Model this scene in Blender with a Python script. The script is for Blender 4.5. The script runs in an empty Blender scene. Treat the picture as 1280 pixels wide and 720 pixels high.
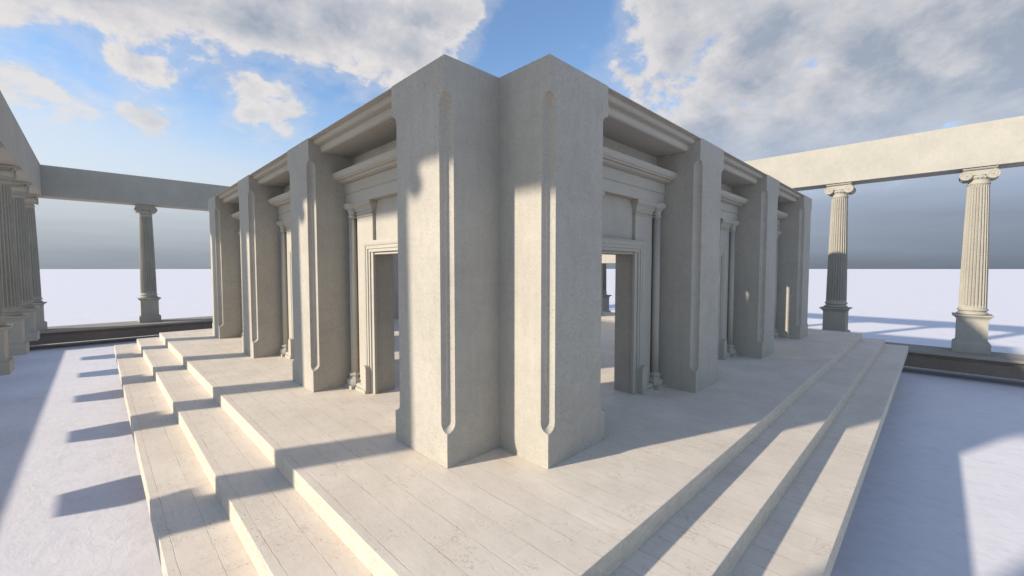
import bpy, math, random
from math import pi, sin, cos, tan, atan, sqrt, radians
from mathutils import Vector, Matrix
random.seed(7)
S = bpy.context.scene
C = S.collection

# ------------------------------------------------------------------ dimensions (metres)
PW, PD, PH = 1.273, 0.889, 5.062          # pier width, depth in front of the wall, height
SP = 4.552                                # pier spacing
SIDE = 3*SP + PW                          # 14.93, side of the wall square
GZ = -1.75                                # ground level
TA, TE = 0.39, 0.387                      # sun azimuth / elevation slopes

# ------------------------------------------------------------------ node helpers
def new_mat(name):
    m = bpy.data.materials.new(name); m.use_nodes = True
    nt = m.node_tree; nt.nodes.clear()
    out = nt.nodes.new('ShaderNodeOutputMaterial')
    b = nt.nodes.new('ShaderNodeBsdfPrincipled')
    nt.links.new(b.outputs[0], out.inputs[0])
    return m, nt, b
def N(nt, typ, **kw):
    n = nt.nodes.new('ShaderNode'+typ)
    for k, v in kw.items(): setattr(n, k, v)
    return n
def setin(nt, node, key, v):
    if v is None: return
    if hasattr(v, 'is_linked') or isinstance(v, bpy.types.NodeSocket): nt.links.new(v, node.inputs[key])
    else: node.inputs[key].default_value = v
def math_(nt, op, a, b=None, c=None, clamp=False):
    n = N(nt, 'Math', operation=op, use_clamp=clamp)
    setin(nt, n, 0, a); setin(nt, n, 1, b); setin(nt, n, 2, c)
    return n.outputs[0]
def mapr(nt, v, a, b, c=0.0, d=1.0, smooth=False):
    n = N(nt, 'MapRange', clamp=True)
    if smooth: n.interpolation_type = 'SMOOTHSTEP'
    setin(nt, n, 0, v)
    for i, x in enumerate((a, b, c, d)): setin(nt, n, i+1, x)
    return n.outputs[0]
def mixc(nt, f, a, b, blend='MIX'):
    n = N(nt, 'Mix', data_type='RGBA', blend_type=blend)
    setin(nt, n, 0, f)
    setin(nt, n, 6, a if not isinstance(a, tuple) else (*a, 1)); setin(nt, n, 7, b if not isinstance(b, tuple) else (*b, 1))
    return n.outputs[2]
def noise(nt, vec, scale, detail=4, rough=.55, dist=0.0):
    n = N(nt, 'TexNoise'); setin(nt, n, 'Vector', vec)
    n.inputs['Scale'].default_value = scale; n.inputs['Detail'].default_value = detail
    n.inputs['Roughness'].default_value = rough; n.inputs['Distortion'].default_value = dist
    return n.outputs[0]
def scaled(nt, vec, s):
    n = N(nt, 'VectorMath', operation='MULTIPLY'); setin(nt, n, 0, vec); n.inputs[1].default_value = s
    return n.outputs[0]
def bump(nt, h, strength, dist, normal=None):
    n = N(nt, 'Bump'); n.inputs['Strength'].default_value = strength; n.inputs['Distance'].default_value = dist
    setin(nt, n, 'Height', h)
    if normal is not None: nt.links.new(normal, n.inputs['Normal'])
    return n.outputs[0]

def stone_material(name, base, dark, streak=.5, grain=1.0):
    m, nt, b = new_mat(name)
    pos = N(nt, 'NewGeometry').outputs['Position']
    big = noise(nt, pos, .9, 5, .6)
    mid = noise(nt, pos, 7, 5, .62)
    fine = noise(nt, pos, 42, 3, .75)
    vert = noise(nt, scaled(nt, pos, (14, 14, .9)), 1.0, 4, .6)
    horiz = noise(nt, scaled(nt, pos, (1.2, 1.2, 22)), 1.0, 3, .6)
    f = math_(nt, 'ADD', math_(nt, 'MULTIPLY', mapr(nt, big, .35, .68), .30), math_(nt, 'MULTIPLY', mapr(nt, mid, .3, .72), .22))
    f = math_(nt, 'ADD', f, math_(nt, 'MULTIPLY', mapr(nt, vert, .3, .75), .30*streak))
    f = math_(nt, 'ADD', f, math_(nt, 'MULTIPLY', mapr(nt, horiz, .35, .75), .10*streak))
    col = mixc(nt, f, base, dark)
    sp = mapr(nt, fine, .54, .68)
    col = mixc(nt, math_(nt, 'MULTIPLY', sp, .56*grain), col, tuple(x*.45 for x in base))
    sp2 = mapr(nt, noise(nt, pos, 80, 2, .6), .60, .74)
    col = mixc(nt, math_(nt, 'MULTIPLY', sp2, .42*grain), col, tuple(min(.8, x*1.35) for x in base))
    nt.links.new(col, b.inputs['Base Color'])
    b.inputs['Roughness'].default_value = .88
    b.inputs['Specular IOR Level'].default_value = .25
    h = math_(nt, 'ADD', math_(nt, 'MULTIPLY', fine, .5), mid)
    nt.links.new(bump(nt, h, .45, .014), b.inputs['Normal'])
    return m

M = {}
M['pier'] = stone_material('cast_stone', (.455, .42, .365), (.285, .265, .235))
M['smooth'] = stone_material('smooth_stone', (.45, .418, .362), (.35, .326, .285), .35, .6)
M['beam'] = stone_material('beam_stone', (.42, .395, .34), (.28, .263, .23), .3, .7)
M['column'] = stone_material('column_stone', (.42, .39, .33), (.26, .245, .215), .45, .9)
M['curb'] = stone_material('shaded_curb_stone', (.22, .175, .14), (.12, .094, .075), .6, 1)  # darker than the top slab: shade on the curb front put into its colour
M['slab'] = stone_material('slab_stone', (.36, .32, .27), (.24, .21, .18), .4, 1)

def paving_material():
    m, nt, b = new_mat('travertine_paving')
    g = N(nt, 'NewGeometry'); pos = g.outputs['Position']
    sep = N(nt, 'SeparateXYZ'); nt.links.new(pos, sep.inputs[0])
    nz = N(nt, 'SeparateXYZ'); nt.links.new(g.outputs['Normal'], nz.inputs[0])
    top = mapr(nt, nz.outputs[2], .4, .6)
    wob = noise(nt, pos, 3.0, 4, .6)
    wy = math_(nt, 'MULTIPLY_ADD', math_(nt, 'SUBTRACT', wob, .5), .03, sep.outputs[0])
    wob2 = noise(nt, scaled(nt, pos, (1, 1, 1)), 9.0, 3, .6)
    wy = math_(nt, 'MULTIPLY_ADD', math_(nt, 'SUBTRACT', wob2, .5), .014, wy)
    row = math_(nt, 'DIVIDE', math_(nt, 'ADD', wy, 22.265), .319)
    fr = math_(nt, 'FRACT', row); dl = math_(nt, 'MINIMUM', fr, math_(nt, 'SUBTRACT', 1.0, fr))
    ml = math_(nt, 'SUBTRACT', 1.0, mapr(nt, dl, .004, .013))
    wn = N(nt, 'TexWhiteNoise', noise_dimensions='1D'); nt.links.new(math_(nt, 'FLOOR', row), wn.inputs['W'])
    wy2 = math_(nt, 'MULTIPLY_ADD', math_(nt, 'SUBTRACT', wob2, .5), .02, sep.outputs[1])
    cc = math_(nt, 'DIVIDE', math_(nt, 'MULTIPLY_ADD', wn.outputs['Value'], 9.0, math_(nt, 'ADD', wy2, 30.0)), 1.95)
    fc = math_(nt, 'FRACT', cc); dc = math_(nt, 'MINIMUM', fc, math_(nt, 'SUBTRACT', 1.0, fc))
    mc = math_(nt, 'MULTIPLY', math_(nt, 'SUBTRACT', 1.0, mapr(nt, dc, .0006, .0019)), .45)
    mort = math_(nt, 'MAXIMUM', ml, mc)
    cv = N(nt, 'CombineXYZ'); nt.links.new(math_(nt, 'FLOOR', row), cv.inputs[0]); nt.links.new(math_(nt, 'FLOOR', cc), cv.inputs[1])
    tone = N(nt, 'TexWhiteNoise', noise_dimensions='2D'); nt.links.new(cv.outputs[0], tone.inputs['Vector'])
    base = mixc(nt, mapr(nt, noise(nt, pos, 1.1, 5, .62), .33, .7), (.77, .685, .585), (.64, .56, .47))
    base = mixc(nt, math_(nt, 'MULTIPLY', math_(nt, 'MULTIPLY', tone.outputs['Value'], top), .30), base, (.62, .545, .465))
    # riser faces: yellower stone, darkened in the colour to hold down their sun glare
    edge = mixc(nt, mapr(nt, noise(nt, scaled(nt, pos, (7, 7, 16)), 1.0, 6, .65), .38, .66), (.57, .51, .43), (.47, .415, .345))
    base = mixc(nt, top, edge, base)
    # travertine veins running along the boards
    vein = noise(nt, scaled(nt, pos, (22, 3.0, 22)), 1.0, 7, .72, .6)
    base = mixc(nt, math_(nt, 'MULTIPLY', mapr(nt, vein, .48, .66), .44), base, (.60, .515, .42))
    base = mixc(nt, math_(nt, 'MULTIPLY', mapr(nt, noise(nt, scaled(nt, pos, (24, 5, 24)), 1.0, 5, .7), .56, .70), .35), base, (.80, .745, .67))
    # pits, chips and cracks in clustered patches
    patch = mapr(nt, noise(nt, pos, 2.3, 3, .6), .44, .60)
    pit = mapr(nt, noise(nt, scaled(nt, pos, (55, 26, 55)), 1.0, 4, .75), .60, .67)
    pf = math_(nt, 'MULTIPLY', math_(nt, 'MULTIPLY', pit, patch), .95)
    base = mixc(nt, pf, base, (.30, .22, .15))
    crk = N(nt, 'TexNoise'); crk.inputs['Scale'].default_value = 2.6; crk.inputs['Detail'].default_value = 7; crk.inputs['Roughness'].default_value = .62
    nt.links.new(scaled(nt, pos, (1.3, .8, 1.3)), crk.inputs['Vector'])
    cd = math_(nt, 'ABSOLUTE', math_(nt, 'SUBTRACT', crk.outputs[0], .5))
    cl = math_(nt, 'MULTIPLY', math_(nt, 'SUBTRACT', 1.0, mapr(nt, cd, 0.0, .006)), mapr(nt, noise(nt, pos, 1.6, 2, .5), .50, .60))
    base = mixc(nt, math_(nt, 'MULTIPLY', cl, .75), base, (.33, .25, .18))
    mw = math_(nt, 'MULTIPLY', math_(nt, 'MULTIPLY', mort, top), mapr(nt, noise(nt, pos, 2.8, 4, .7), .40, .60, .14, .80))
    base = mixc(nt, mw, base, (.30, .235, .17))
    nt.links.new(base, b.inputs['Base Color'])
    b.inputs['Roughness'].default_value = .72; b.inputs['Specular IOR Level'].default_value = .3
    h = math_(nt, 'SUBTRACT', math_(nt, 'MULTIPLY', noise(nt, pos, 26, 4, .65), .35), math_(nt, 'ADD', math_(nt, 'MULTIPLY', mw, 1.2), math_(nt, 'MULTIPLY', pf, .8)))
    nt.links.new(bump(nt, h, .5, .008), b.inputs['Normal'])
    return m
M['paving'] = paving_material()

def ground_material():
    m, nt, b = new_mat('pale_ground')
    pos = N(nt, 'NewGeometry').outputs['Position']
    a = noise(nt, scaled(nt, pos, (.9, .9, 1)), 1.0, 6, .6, .4)
    c = noise(nt, scaled(nt, pos, (5, 3, 1)), 1.0, 5, .65, .5)
    col = mixc(nt, math_(nt, 'MULTIPLY', mapr(nt, a, .35, .7), .5), (.78, .755, .775), (.69, .67, .715))
    col = mixc(nt, math_(nt, 'MULTIPLY', mapr(nt, c, .48, .68), .50), col, (.64, .62, .67))
    nt.links.new(col, b.inputs['Base Color'])
    b.inputs['Roughness'].default_value = .6; b.inputs['Specular IOR Level'].default_value = .15
    h = math_(nt, 'ADD', a, math_(nt, 'MULTIPLY', c, .5))
    nt.links.new(bump(nt, h, .30, .05), b.inputs['Normal'])
    return m
M['ground'] = ground_material()

# ------------------------------------------------------------------ mesh helpers
class MB:
    def __init__(s): s.v = []; s.f = []; s.sm = []
    def add(s, vs, fs, smooth=False):
        o = len(s.v); s.v += [tuple(v) for v in vs]; s.f += [tuple(i+o for i in f) for f in fs]; s.sm += [smooth]*len(fs)
    def box(s, x0, x1, y0, y1, z0, z1):
        s.add([(x, y, z) for z in (z0, z1) for y in (y0, y1) for x in (x0, x1)],
              [(0, 2, 3, 1), (4, 5, 7, 6), (0, 1, 5, 4), (2, 6, 7, 3), (0, 4, 6, 2), (1, 3, 7, 5)])
    def extrude_x(s, prof, x0, x1):            # prof: (y, z)
        n = len(prof); vs = [(x0, y, z) for y, z in prof]+[(x1, y, z) for y, z in prof]
        s.add(vs, [tuple(range(n)), tuple(range(2*n-1, n-1, -1))]+[(i, i+n, (i+1) % n+n, (i+1) % n) for i in range(n)])
    def extrude_y(s, prof, y0, y1):            # prof: (x, z)
        n = len(prof); vs = [(x, y0, z) for x, z in prof]+[(x, y1, z) for x, z in prof]
        s.add(vs, [tuple(range(n)), tuple(range(2*n-1, n-1, -1))]+[(i, i+n, (i+1) % n+n, (i+1) % n) for i in range(n)])
    def rings(s, rings, smooth=True, cap=True):
        n = len(rings[0]); vs = [p for r in rings for p in r]; fs = []
        for k in range(len(rings)-1):
            for i in range(n):
                j = (i+1) % n; fs.append((k*n+i, k*n+j, (k+1)*n+j, (k+1)*n+i))
        s.add(vs, fs, smooth)
        if cap:
            s.add(rings[0], [tuple(range(n-1, -1, -1))]); s.add(rings[-1], [tuple(range(n))])
    def lathe(s, prof, cx=0, cy=0, n=40, smooth=True):   # prof: (r, z)
        s.rings([[(cx+r*cos(2*pi*i/n), cy+r*sin(2*pi*i/n), z) for i in range(n)] for r, z in prof], smooth)
    def square(s, prof, cx=0, cy=0):          # prof: (half width, z): square section rings
        s.rings([[(cx+a*w, cy+b*w, z) for a, b in ((-1, -1), (1, -1), (1, 1), (-1, 1))] for w, z in prof], False)
    def build(s, name, mat, parent=None, bevel=0):
        me = bpy.data.meshes.new(name); me.from_pydata(s.v, [], s.f); me.materials.append(mat)
        me.polygons.foreach_set('use_smooth', s.sm)
        import bmesh
        bm = bmesh.new(); bm.from_mesh(me); bmesh.ops.remove_doubles(bm, verts=bm.verts, dist=1e-5)
        bmesh.ops.recalc_face_normals(bm, faces=bm.faces); bm.to_mesh(me); bm.free()
        o = bpy.data.objects.new(name, me); C.objects.link(o)
        if parent is not None: o.parent = parent
        if bevel:
            md = o.modifiers.new('edge', 'BEVEL'); md.width = bevel; md.segments = 2; md.limit_method = 'ANGLE'; md.angle_limit = radians(40)
            md.use_clamp_overlap = True
        return o
def sharp_by_angle(o, ang=radians(35)):
    import bmesh
    bm = bmesh.new(); bm.from_mesh(o.data)
    for e in bm.edges:
        if len(e.link_faces) == 2 and e.calc_face_angle(0) > ang: e.smooth = False
    bm.to_mesh(o.data); bm.free()
def tag(o, label=None, cat=None, group=None, kind=None):
    for k, v in (('label', label), ('category', cat), ('group', group), ('kind', kind)):
        if v: o[k] = v
    return o
def empty(name, loc=(0, 0, 0), rz=0):
    o = bpy.data.objects.new(name, None); o.location = loc; o.rotation_euler = (0, 0, rz); o.empty_display_size = .3
    C.objects.link(o); return o
def copy_tree(o, parent=None):
    c = o.copy(); C.objects.link(c); c.parent = parent
    for ch in list(o.children): copy_tree(ch, c)
    return c

# ------------------------------------------------------------------ ground
g = MB(); R = 6000
g.add([(-R, -R, GZ), (R, -R, GZ), (R, R, GZ), (-R, R, GZ)], [(0, 1, 2, 3)])
tag(g.build('ground', M['ground']), kind='structure')

# ------------------------------------------------------------------ stepped platform
plat = empty('stepped_platform', (0, 0, GZ))
tag(plat, 'pale travertine platform with three steps carrying the square stone building', 'platform', None, 'thing')
def tier(e, far, z0, z1):
    m = MB(); m.box(-PD-e, far, -PD-e, far, z0-GZ, z1-GZ); return m.build('step', M['paving'], plat, .008)
tier(1.376, 17.05, -.2337, 0)
tier(2.014, 17.62, -.4782, -.2327)
tier(2.650, 18.2, -.722, -.4772)
fm = MB(); fm.box(.5, 15, .5, 15, 0, -.7225-GZ); fm.build('foundation', M['curb'], plat)

# ------------------------------------------------------------------ the building
bld = empty('stone_pavilion', (SIDE/2, SIDE/2, 0))
tag(bld, 'square roofless stone building with deep square piers on the stepped platform', 'building', None, 'thing')

def place(o, k):           # put a part built for the right-hand face onto face k
    o.parent = bld; o.rotation_euler = (0, 0, -pi/2*k)
    off = Vector((o['t'], 0, 0)) - Vector((SIDE/2, SIDE/2, 0))
    o.location = Matrix.Rotation(-pi/2*k, 3, 'Z') @ off
    return o

# pier, local x 0..PW, y -PD..0
def pier_mesh():
    m = MB(); c0 = .125; zb, zt = .435, 4.635
    zs = [(0, 0)]
    zs.append((zb, 0))
    for i in range(1, 9):
        a = i/8*pi/2; zs.append((zb+.115*(1-cos(a)), c0*sin(a)))
    for i in range(8, 0, -1):
        a = i/8*pi/2; zs.append((zt-.115*(1-cos(a)), c0*sin(a)))
    zs.append((zt, 0)); zs.append((PH, 0))
    rings = []
    for z, c in zs:
        c = max(c, .0008)
        sg = lambda v: (abs(v)**.62)*(1 if v > 0 else -1) if abs(v) > 1e-9 else 0.0
        q = [(PW+c*sg(cos(a)), -PD+c*sg(sin(a)), z) for a in [pi-pi/2*i/8 for i in range(9)]]
        p = [(c*sg(cos(a)), -PD+c*sg(sin(a)), z) for a in [pi/2-pi/2*i/8 for i in range(9)]]
        rings.append(p+q+[(PW, 0, z), (0, 0, z)])
    n = len(rings[0])
    m.rings(rings, False)
    k = len(rings[0])
    for r in range(len(rings)-1):
        for i in list(range(0, 8))+list(range(9, 17)): m.sm[r*k+i] = True
    return m
pier0 = pier_mesh().build('pier', M['pier'], bld)
sharp_by_angle(pier0)

# eave slab between two piers (x PW..SP)
def arc(cx, cy, rx, ry, a0, a1, n=6): return [(cx+rx*cos(a0+(a1-a0)*i/n), cy+ry*sin(a0+(a1-a0)*i/n)) for i in range(n+1)]
def eave_mesh():
    m = MB()
    prof = [(0, 5.058), (-.878, 5.058), (-.878, 5.046), (-.785, 5.040), (-.785, 5.026), (-.792, 5.012), (-.785, 4.992), (-.768, 4.972), (-.748, 4.960), (-.662, 4.952), (-.662, 4.936), (-.668, 4.92), (-.655, 4.87), (-.640, 4.845), (-.612, 4.832), (0, 4.832)]
    m.extrude_x(prof, PW, SP); return m
eave0 = eave_mesh().build('eave', M['smooth'], bld)
def cornice_mesh():
    m = MB()
    prof = [(0, 4.445), (-.425, 4.445), (-.438, 4.435), (-.438, 4.405), (-.43, 4.40), (-.425, 4.37), (-.40, 4.335), (-.372, 4.325), (-.372, 4.305), (-.31, 4.30), (-.29, 4.275), (-.24, 4.262), (-.20, 4.256), (0, 4.256)]
    m.extrude_x(prof, PW, SP); return m
corn0 = cornice_mesh().build('cornice', M['smooth'], bld, .003)
def architrave_mesh():
    m = MB()
    prof = [(0, 4.2545), (-.178, 4.2545), (-.178, 4.075), (-.186, 4.070), (-.186, 4.052), (-.160, 4.045), (-.156, 4.030), (-.162, 4.028), (-.162, 3.832), (0, 3.832)]
    m.extrude_x(prof, PW, SP); return m
arch0 = architrave_mesh().build('architrave', M['smooth'], bld, .003)

MX = (PW+SP)/2            # bay centre
HW, DH = .70, 2.78
# door surround: stepped moulding swept round the opening
def frame_mesh():
    m = MB()
    prof = [(0, -.002), (0, -.035), (.028, -.035), (.032, -.018), (.048, -.018), (.050, -.085), (.105, -.085), (.110, -.105), (.165, -.105), (.172, -.118), (.195, -.126), (.215, -.130), (.238, -.130), (.240, -.105), (.27, -.105), (.27, -.002)]
    path = lambda s: [(MX-HW-s, 0), (MX-HW-s, DH+s), (MX+HW+s, DH+s), (MX+HW+s, 0)]
    rings = [[(x, n, z) for (s_, n) in prof for (x, z) in [path(s_)[k]]] for k in range(4)]
    m.rings(rings, False); return m
frame0 = frame_mesh().build('door_surround', M['smooth'], bld)
def plinth_block_mesh(sx):
    m = MB(); a, b_ = .088, .292
    prof = [(a, 0), (b_, 0), (b_, .46), (b_-.03, .53), (b_-.07, .555), (a+.05, .555), (a+.015, .53), (a, .48)]
    if sx < 0: prof = [(MX-HW-x, z) for x, z in prof]
    else: prof = [(MX+HW+x, z) for x, z in prof]
    m.extrude_y(prof, -.19, -.001); 
    x0, x1 = (MX+HW+a-.0, MX+HW+b_+.25) if sx > 0 else (MX-HW-b_-.25, MX-HW-a)
    return m, x0, x1
for sx in (-1, 1):
    m, _, _ = plinth_block_mesh(sx); m.build('plinth_block', M['smooth'], frame0, .008)
# pilaster
def pilaster(sx):
    X = lambda a, b_: (MX+a, MX+b_) if sx > 0 else (MX-b_, MX-a)
    m = MB(); x0, x1 = X(.655, 1.335); m.box(x0, x1, -.0605, -.0005, 0, 3.6)
    p = m.build('pilaster', M['smooth'], bld, .004)
    c = MB(); cx = (x0+x1)/2
    for hw, z0, z1, d in ((.350, 3.545, 3.562, .082), (.354, 3.60, 3.622, .088)):
        c.box(cx-hw, cx+hw, -d, -.0002, z0, z1)
    prof = [(.340, 3.622, .064), (.345, 3.655, .072), (.362, 3.675, .092), (.362, 3.690, .092), (.378, 3.715, .110), (.402, 3.742, .138), (.402, 3.752, .138), (.418, 3.760, .158), (.418, 3.831, .158)]
    r = [[(cx-w, -.0001, z), (cx-w, -d, z), (cx+w, -d, z), (cx+w, -.0001, z)] for w, z, d in prof]
    c.rings(r, False)
    c.build('capital', M['smooth'], p)
    b = MB(); x0, x1 = X(.80, 1.235)
    b.box(x0, x1, -.205, -.0003, 0, .065)
    cxb = (x0+x1)/2; w = (x1-x0)/2
    pr = [(w-.02, .065, .18), (w-.012, .085, .192), (w-.012, .115, .192), (w-.03, .14, .172), (w-.07, .155, .13), (w-.08, .19, .105), (w-.065, .21, .118), (w-.075, .235, .105), (w-.095, .25, .075)]
    b.rings([[(cxb-q, -.0003, z), (cxb-q, -d, z), (cxb+q, -d, z), (cxb+q, -.0003, z)] for q, z, d in pr], False)
    b.build('base', M['smooth'], p)
    return p
pil = [pilaster(-1), pilaster(1)]
def colonnette(sx):
    cx = MX+sx*1.465; cy = -.098
    m = MB(); m.lathe([(.083, .28), (.080, 1.5), (.075, 3.58)], cx, cy, 28)
    p = m.build('colonnette', M['smooth'], bld)
    b = MB(); b.box(cx-.172, cx+.172, cy-.165, -.001, 0, .068)
    def octr(r, z): return [(cx+r*cos(pi/8+pi/4*i)/cos(pi/8), cy+r*sin(pi/8+pi/4*i)/cos(pi/8), z) for i in range(8)]
    b.rings([octr(.150, .068), octr(.158, .09), octr(.158, .15), octr(.148, .18), octr(.115, .205), octr(.098, .235), octr(.098, .25), octr(.122, .27), octr(.122, .29), octr(.09, .315), octr(.082, .33)], False)
    b.build('base', M['smooth'], p)
    c = MB(); c.lathe([(.076, 3.55), (.092, 3.56), (.092, 3.585), (.078, 3.595), (.082, 3.64), (.10, 3.69), (.13, 3.72)], cx, cy, 24)
    c.rings([octr(.13, 3.72), octr(.150, 3.745), octr(.158, 3.76), octr(.158, 3.831)], False)
    c.build('capital', M['smooth'], p)
    return p
cln = [colonnette(-1), colonnette(1)]

# full wall of one face (t 0 .. SIDE-.45, with three doorways)
def wall_mesh():
    m = MB(); th = .40; x1 = SIDE-th; prof = [(0, 0)]
    for i in range(3):
        c = MX+SP*i; prof += [(c-HW, 0), (c-HW, DH), (c+HW, DH), (c+HW, 0)]
    prof += [(x1, 0), (x1, PH), (0, PH)]
    m.extrude_y(prof, 0, th); return m
wall0 = wall_mesh().build('wall', M['pier'], bld)

def multi(o, ts):
    for k in range(4):
        for i, t in enumerate(ts):
            c = o if (k == 0 and i == 0) else copy_tree(o, bld)
            c['t'] = t; place(c, k)
            del c['t']
multi(pier0, [SP*i for i in range(4)])
for o in (eave0, corn0, arch0, frame0, *pil, *cln): multi(o, [SP*i for i in range(3)])
multi(wall0, [0.0])

# ------------------------------------------------------------------ ionic columns (origin at the foot of the pedestal; capital faces +-x)
def make_column():
    root = empty('ionic_column')
    z = lambda v: v+.77
    # pedestal
    p = MB()
    p.square([(.51, z(-.77)), (.51, z(-.42)), (.495, z(-.375)), (.46, z(-.36))])
    p.square([(.455, z(-.36)), (.44, z(-.34)), (.42, z(-.32)), (.42, z(.52)), (.43, z(.535)), (.43, z(.56)), (.455, z(.585)), (.50, z(.64)), (.535, z(.655)), (.545, z(.665)), (.545, z(.705)), (.46, z(.712))])
    p.build('pedestal', M['column'], root, .006)
    b = MB()
    tor = lambda r, z0, z1, k=.045, n=8: [(r-k+k*sin(pi*i/n), z0+(z1-z0)*(1-cos(pi*i/n))/2) for i in range(n+1)]
    b.lathe([(.37, z(.712))]+tor(.436, z(.712), z(.80))+[(.385, z(.806)), (.372, z(.83)), (.385, z(.855))]+tor(.428, z(.86), z(.94), .035)+[(.392, z(.945)), (.392, z(.965))], n=48)
    b.build('base', M['column'], root)
    # fluted shaft
    s = MB(); nf, sub = 24, 6
    rings = []
    H0, H1 = z(.965), z(5.742)
    hs = [0, .006, .012, .03]+[.05+.9*i/14 for i in range(15)]+[.97, .988, .994, 1]
    for h in hs:
        r = .385-(.085)*(h**1.35)
        dep = .068*r/.385
        if h < .012 or h > .988: dep = 0
        elif h < .02 or h > .98: dep *= .45
        if h < .006: r += .012
        if h > .994: r += .012
        ring = []
        for i in range(nf):
            for j in range(sub):
                f = j/sub
                d = 0 if f < .16 else sin(pi*(f-.16)/.84)**.7*dep
                a = 2*pi*(i+f)/nf; ring.append(((r-d)*cos(a), (r-d)*sin(a), H0+(H1-H0)*h))
        rings.append(ring)
    s.rings(rings, False); s.build('shaft', M['column'], root)
    # capital
    c = MB()
    c.lathe([(.30, z(5.742)), (.322, z(5.748)), (.326, z(5.765)), (.318, z(5.785)), (.302, z(5.79)), (.300, z(5.88)), (.31, z(5.93)), (.345, z(5.97)), (.365, z(6.01)), (.36, z(6.06))], n=48)
    # cushion between the scrolls, sagging in the middle
    prof = []
    for i in range(13):
        f = -1+2*i/12; prof.append((f*.40, z(6.10-.035*(1-f*f))))
    prof += [(.40, z(6.262)), (-.40, z(6.262))]
    q = [(-.36, .36)]
    vs = [(-.37, y, zz) for y, zz in prof]; n = len(prof)
    vs += [(.37, y, zz) for y, zz in prof]
    c.add(vs, [tuple(range(n)), tuple(range(2*n-1, n-1, -1))]+[(i, i+n, (i+1) % n+n, (i+1) % n) for i in range(n)])
    for sy in (-1, 1):
        cy, cz = sy*.350, z(6.068)
        # bolster: a waisted roll along x
        rr = []
        for i in range(13):
            f = -1+2*i/12; rad = .115+.055*abs(f)**2.2
            if abs(f) > .9: rad = .172
            rr.append([(f*.40, cy+rad*cos(2*pi*k/24), cz+rad*sin(2*pi*k/24)) for k in range(24)])
        c.rings(rr, True)
        for sx in (-1, 1):       # spiral ridge on the scroll face
            pts = []
            turns = 2.4; n = 46
            for i in range(n+1):
                f = i/n; a = pi/2 - sy*f*turns*2*pi if True else 0; rad = .160*(1-f)**.85+.022
                pts.append((cy+rad*cos(a), cz+rad*sin(a), .018*(1-.55*f)))
            rings = []
            for i, (y, zz, w) in enumerate(pts):
                j0, j1 = max(0, i-1), min(n, i+1)
                ty, tz = pts[j1][0]-pts[j0][0], pts[j1][1]-pts[j0][1]; L = max(1e-6, sqrt(ty*ty+tz*tz)); ny, nz = -tz/L, ty/L
                rings.append([(sx*.398+sx*w*1.2*cos(b_), y+ny*w*sin(b_), zz+nz*w*sin(b_)) for b_ in [2*pi*k/6 for k in range(6)]])
            c.rings(rings, True)
            c.rings([[(sx*(.395+d), cy+r*cos(2*pi*k/12), cz+r*sin(2*pi*k/12)) for k in range(12)] for d, r in ((0, .03), (.028, .028), (.036, .012))], True)
    # egg-and-dart hint on the echinus
    for k in range(20):
        a = 2*pi*(k+.5)/20; x, y = .345*cos(a), .345*sin(a)
        c.rings([[(x+.038*sin(t)*cos(2*pi*i/8), y+.038*sin(t)*sin(2*pi*i/8), z(5.985)-.045*cos(t)) for i in range(8)] for t in (.2, .8, 1.57, 2.3, 2.9)], True)
    c.build('capital', M['column'], root)
    a = MB(); a.square([(.40, z(6.262)), (.43, z(6.275)), (.46, z(6.31)), (.46, z(6.345)), (.42, z(6.356))])
    a.build('abacus', M['column'], root, .004)
    return root

col0 = make_column(); used = [False]
def column(x, y, rz, label):
    o = col0 if not used[0] else copy_tree(col0)
    used[0] = True
    o.location = (x, y, -.77); o.rotation_euler = (0, 0, rz)
    tag(o, label, 'column', 'fluted ionic columns carrying the beams round the court', 'thing')
UL, UR, VF = -6.44, 20.49, 29.95
# left row
names = {24.9: 'grey fluted column in full shade, second from the far beam corner in the left row',
         20.58: 'grey fluted column in full shade, middle one of the three in the left row',
         16.26: 'grey fluted column cut by the left edge of the picture'}
column(UL, 29.27, 0, 'grey fluted column in full shade under the beam corner at the far left')
for i in range(8):
    y = 24.95-4.32*i
    lb = None
    for k, v in names.items():
        if abs(k-y) < .1: lb = v
    column(UL, y, 0, lb or ['', '', '', 'fluted column of the left row, %s nearer than the one at the picture edge' % 'one', 'fluted column of the left row, two nearer than the one at the picture edge',
        'fluted column of the left row opposite the near corner of the platform', 'fluted column of the left row beside the camera', 'fluted column of the left row behind the camera'][i])
# right row
rn = ['sunlit fluted column with half shaded pedestal, rightmost in the picture', 'fluted column with sunlit top and shaded lower half, just right of the building',
      'fluted column of the right row, first one hidden behind the building', 'fluted column seen dark through the doorway right of the near corner',
      'fluted column of the right row, third one behind the building', 'fluted column of the right row, fourth one behind the building',
      'fluted column of the right row, fifth one behind the building', 'fluted column of the right row, last before the far corner', 'fluted column of the right row outside the picture']
for i in range(8): column(UR, -5.24+4.28*i, pi, rn[i])
column(UR, -5.24-4.28, pi, rn[8])
fn = ['lone grey fluted column left of the building under the far beam', 'fluted column of the far row, first one hidden behind the building', 'fluted column of the far row, second one behind the building',
      'fluted column of the far row, third one behind the building', 'fluted column of the far row, last before the right corner']
for i in range(5): column(-1.68+4.32*i, VF, -pi/2, fn[i])

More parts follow.
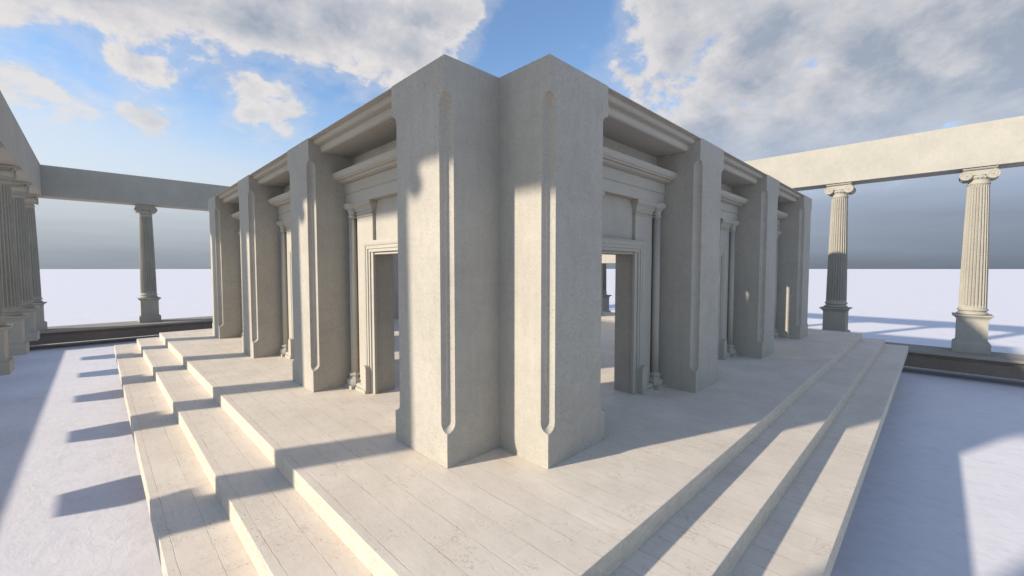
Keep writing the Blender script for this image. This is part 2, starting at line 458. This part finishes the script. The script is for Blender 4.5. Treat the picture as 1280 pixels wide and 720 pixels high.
def beam(x0, x1, y0, y1, label, mat='beam'):
    cx, cy = (x0+x1)/2, (y0+y1)/2
    m = MB(); m.box(x0-cx, x1-cx, y0-cy, y1-cy, 0, 1.645)
    o = m.build('stone_beam', M[mat], None, .008); o.location = (cx, cy, 6.357)
    tag(o, label, 'beam', 'plain stone beams on the colonnades', 'thing')
YF = 29.3
beam(-6.92, -5.86, -16, YF+1.1, 'shaded grey beam on the left colonnade')
beam(-5.858, 19.958, YF, YF+1.1, 'shaded grey beam on the far colonnade behind the building')
beam(19.96, 21.06, -18, YF+1.1, 'sunlit cream beam on the right colonnade')

def curb(x0, x1, y0, y1, label, inner):
    # one long moulded stone curb; inner = side the mouldings face
    cx, cy = (x0+x1)/2, (y0+y1)/2
    h = .69; zt = -.772
    L = (y1-y0) if inner in ('w', 'e') else (x1-x0)
    W = (x1-x0) if inner in ('w', 'e') else (y1-y0)
    o = empty('stone_curb', (cx, cy, zt), {'s': 0, 'w': -pi/2, 'e': pi/2}[inner])
    m = MB(); m.extrude_x([(-W/2, 0), (-W/2, -.085), (-W/2+.03, -.11), (W/2, -.11), (W/2, 0)], -L/2, L/2)
    m.build('top_slab', M['slab'], o, .01)
    m = MB(); m.extrude_x([(-W/2+.16, -.1105), (-W/2+.16, -.22), (-W/2+.12, -.25), (-W/2+.12, -h), (W/2-.02, -h), (W/2-.02, -.1105)], -L/2, L/2)
    m.build('curb_face', M['curb'], o, .008)
    tag(o, label, 'curb', 'long stone curbs under the colonnades', 'thing')
curb(19.25, 21.1, -18, 31.4, 'brown moulded stone curb under the right columns', 'w')
curb(-7.4, 19.248, 28.4, 31.0, 'brown moulded stone curb under the far column', 's')
curb(-9.6, -7.55, -16, 31.4, 'low stone curb behind the left row of columns', 'e')

# ------------------------------------------------------------------ camera
cxp, cyp, yaw, pitch, f = -3.9293561785575997, -4.223805800726866, 0.7912600983408588, -0.04603622404645323, 525.0479633510397
F = Vector((cos(pitch)*cos(yaw), cos(pitch)*sin(yaw), sin(pitch))); Rv = Vector((sin(yaw), -cos(yaw), 0)); Uv = Rv.cross(F)
cam = bpy.data.cameras.new('camera'); co = bpy.data.objects.new('camera', cam); C.objects.link(co)
co.matrix_world = Matrix(((Rv.x, Uv.x, -F.x, cxp), (Rv.y, Uv.y, -F.y, cyp), (Rv.z, Uv.z, -F.z, 2.5), (0, 0, 0, 1)))
cam.sensor_width = 36; cam.lens = f*36/1280; cam.clip_end = 20000; cam.clip_start = .05
S.camera = co

# ------------------------------------------------------------------ sun and sky
el = atan(TE)
ld = Vector((1, -TA, 0)).normalized()*cos(el)+Vector((0, 0, -sin(el)))
sun = bpy.data.lights.new('sun', 'SUN'); so = bpy.data.objects.new('sun', sun); C.objects.link(so)
sun.energy = 3.3; sun.angle = radians(1.5); sun.color = (1, .895, .735)
so.rotation_euler = ld.to_track_quat('-Z', 'Y').to_euler(); so.location = (-20, 8, 12)

w = bpy.data.worlds.new('World'); S.world = w; w.use_nodes = True; nt = w.node_tree; nt.nodes.clear()
out = N(nt, 'OutputWorld')
sky = N(nt, 'TexSky', sky_type='NISHITA'); sky.sun_disc = False
sky.sun_elevation = el; sky.sun_rotation = math.atan2(-ld.x, -ld.y); sky.air_density = 1.0; sky.dust_density = .1; sky.ozone_density = 3.2
bg = N(nt, 'Background'); nt.links.new(sky.outputs[0], bg.inputs[0]); bg.inputs[1].default_value = .125
d = N(nt, 'NewGeometry').outputs['Incoming']; dn = N(nt, 'VectorMath', operation='SCALE'); nt.links.new(d, dn.inputs[0]); dn.inputs['Scale'].default_value = -1
tc = N(nt, 'TexCoord'); dirv = tc.outputs['Generated']
sp = N(nt, 'SeparateXYZ'); nt.links.new(dirv, sp.inputs[0]); Z = sp.outputs[2]
den = math_(nt, 'ADD', math_(nt, 'MAXIMUM', Z, 0.0), .42)
pl = N(nt, 'CombineXYZ'); nt.links.new(math_(nt, 'DIVIDE', sp.outputs[0], den), pl.inputs[0]); nt.links.new(math_(nt, 'DIVIDE', sp.outputs[1], den), pl.inputs[1])
pl.inputs[2].default_value = 3.7
P = pl.outputs[0]
def pixdir(px, py):
    v = F*f+Rv*(px-640)+Uv*(360-py); return v.normalized()
def blob(px, py, rad_deg, amp, soft=1.0):
    v = pixdir(px, py); n = N(nt, 'VectorMath', operation='DOT_PRODUCT'); nt.links.new(dirv, n.inputs[0]); n.inputs[1].default_value = v
    return mapr(nt, n.outputs['Value'], cos(radians(rad_deg)), 1.0, 0.0, amp, True)
sdv = N(nt, 'VectorMath', operation='DOT_PRODUCT'); nt.links.new(dirv, sdv.inputs[0]); sdv.inputs[1].default_value = tuple(Rv)
skyside = sdv.outputs['Value']
def cloud_field(V):
    a = noise(nt, V, 3.6, 10, .60, .25)
    b_ = noise(nt, V, 13.0, 8, .62, .2)
    return math_(nt, 'ADD', a, math_(nt, 'MULTIPLY', math_(nt, 'SUBTRACT', b_, .5), .34))
off = N(nt, 'VectorMath', operation='ADD'); nt.links.new(P, off.inputs[0])
off.inputs[1].default_value = (-.03*.93, .03*.36, .008)
f1 = cloud_field(P); f2 = cloud_field(off.outputs[0])
big = None
for (px, py, r, a) in [
        (480, -20, 16, .12), (270, -5, 8, .10), (390, 20, 7, .08), (470, 45, 8, .10), (570, 45, 8, .12), (20, 0, 14, .20), (200, -40, 12, .16), (320, 62, 6, .12), (140, 84, 2.6, .08), (168, 90, 3, .08), (192, 97, 2.6, .08), (1085, 118, 6, .14), (295, 122, 4, .15), (335, 135, 4.5, .15), (375, 150, 4, .15), (180, 148, 2.6, .19), (210, 158, 3, .19), (60, 190, 8, .08), (330, 190, 6, .12),
        (1060, 70, 30, .15), (860, 90, 14, .10), (1180, 110, 18, .08),
        (250, 125, 14, -.20), (100, 110, 8, -.10), (460, 130, 8, -.16), (690, 30, 9, -.22), (625, 88, 6, -.20), (400, 215, 10, -.14)]:
    q = blob(px, py, r, a); big = q if big is None else math_(nt, 'ADD', big, q)
fld = math_(nt, 'ADD', f1, big)
mask = mapr(nt, fld, .54, .67, 0, 1, True)
thin = mapr(nt, fld, .40, .58, .02, .30, True)
mask = math_(nt, 'MAXIMUM', mask, thin)
lit = mapr(nt, math_(nt, 'SUBTRACT', f1, f2), -.07, .09, 0, 1)
thick = mapr(nt, fld, .64, .92, 0, .80, True)
shade = math_(nt, 'MULTIPLY_ADD', lit, -.46, math_(nt, 'ADD', thick, .30), clamp=True)
shade = math_(nt, 'ADD', shade, mapr(nt, skyside, .0, .5, 0, .22), clamp=True)
ccol = mixc(nt, shade, (.42, .405, .405), (.185, .215, .265))
cb = N(nt, 'Background'); nt.links.new(ccol, cb.inputs[0]); cb.inputs[1].default_value = 1.0
mx = N(nt, 'MixShader'); nt.links.new(mask, mx.inputs[0]); nt.links.new(bg.outputs[0], mx.inputs[1]); nt.links.new(cb.outputs[0], mx.inputs[2])
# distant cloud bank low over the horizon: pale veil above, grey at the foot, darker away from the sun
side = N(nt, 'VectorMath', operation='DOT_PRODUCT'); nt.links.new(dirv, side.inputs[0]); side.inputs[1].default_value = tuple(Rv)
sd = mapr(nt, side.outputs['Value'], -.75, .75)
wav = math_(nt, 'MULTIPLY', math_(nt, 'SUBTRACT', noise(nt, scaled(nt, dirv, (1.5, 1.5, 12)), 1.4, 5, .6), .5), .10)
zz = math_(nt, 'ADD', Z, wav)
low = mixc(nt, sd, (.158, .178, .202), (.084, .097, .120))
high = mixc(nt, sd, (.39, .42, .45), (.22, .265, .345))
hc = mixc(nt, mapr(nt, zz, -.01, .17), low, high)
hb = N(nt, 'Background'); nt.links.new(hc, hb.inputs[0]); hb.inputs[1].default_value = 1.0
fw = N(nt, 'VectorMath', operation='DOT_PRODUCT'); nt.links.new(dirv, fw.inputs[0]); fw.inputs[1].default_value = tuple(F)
ahead = mapr(nt, fw.outputs['Value'], -.15, .35, 0, 1, True)  # bank cleared behind the camera so the unseen sky fills the shade bluer
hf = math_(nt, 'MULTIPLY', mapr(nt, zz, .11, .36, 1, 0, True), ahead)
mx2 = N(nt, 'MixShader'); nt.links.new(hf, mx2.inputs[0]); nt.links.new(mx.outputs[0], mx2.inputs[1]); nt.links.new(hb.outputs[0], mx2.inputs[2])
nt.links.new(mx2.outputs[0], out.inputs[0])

S.render.engine = 'CYCLES'
S.cycles.max_bounces = 8; S.cycles.diffuse_bounces = 6
S.view_settings.view_transform = 'Standard'; S.view_settings.look = 'None'; S.view_settings.gamma = 1
S.view_settings.use_curve_mapping = False; S.view_settings.exposure = 0.90
bpy.context.view_layer.update()
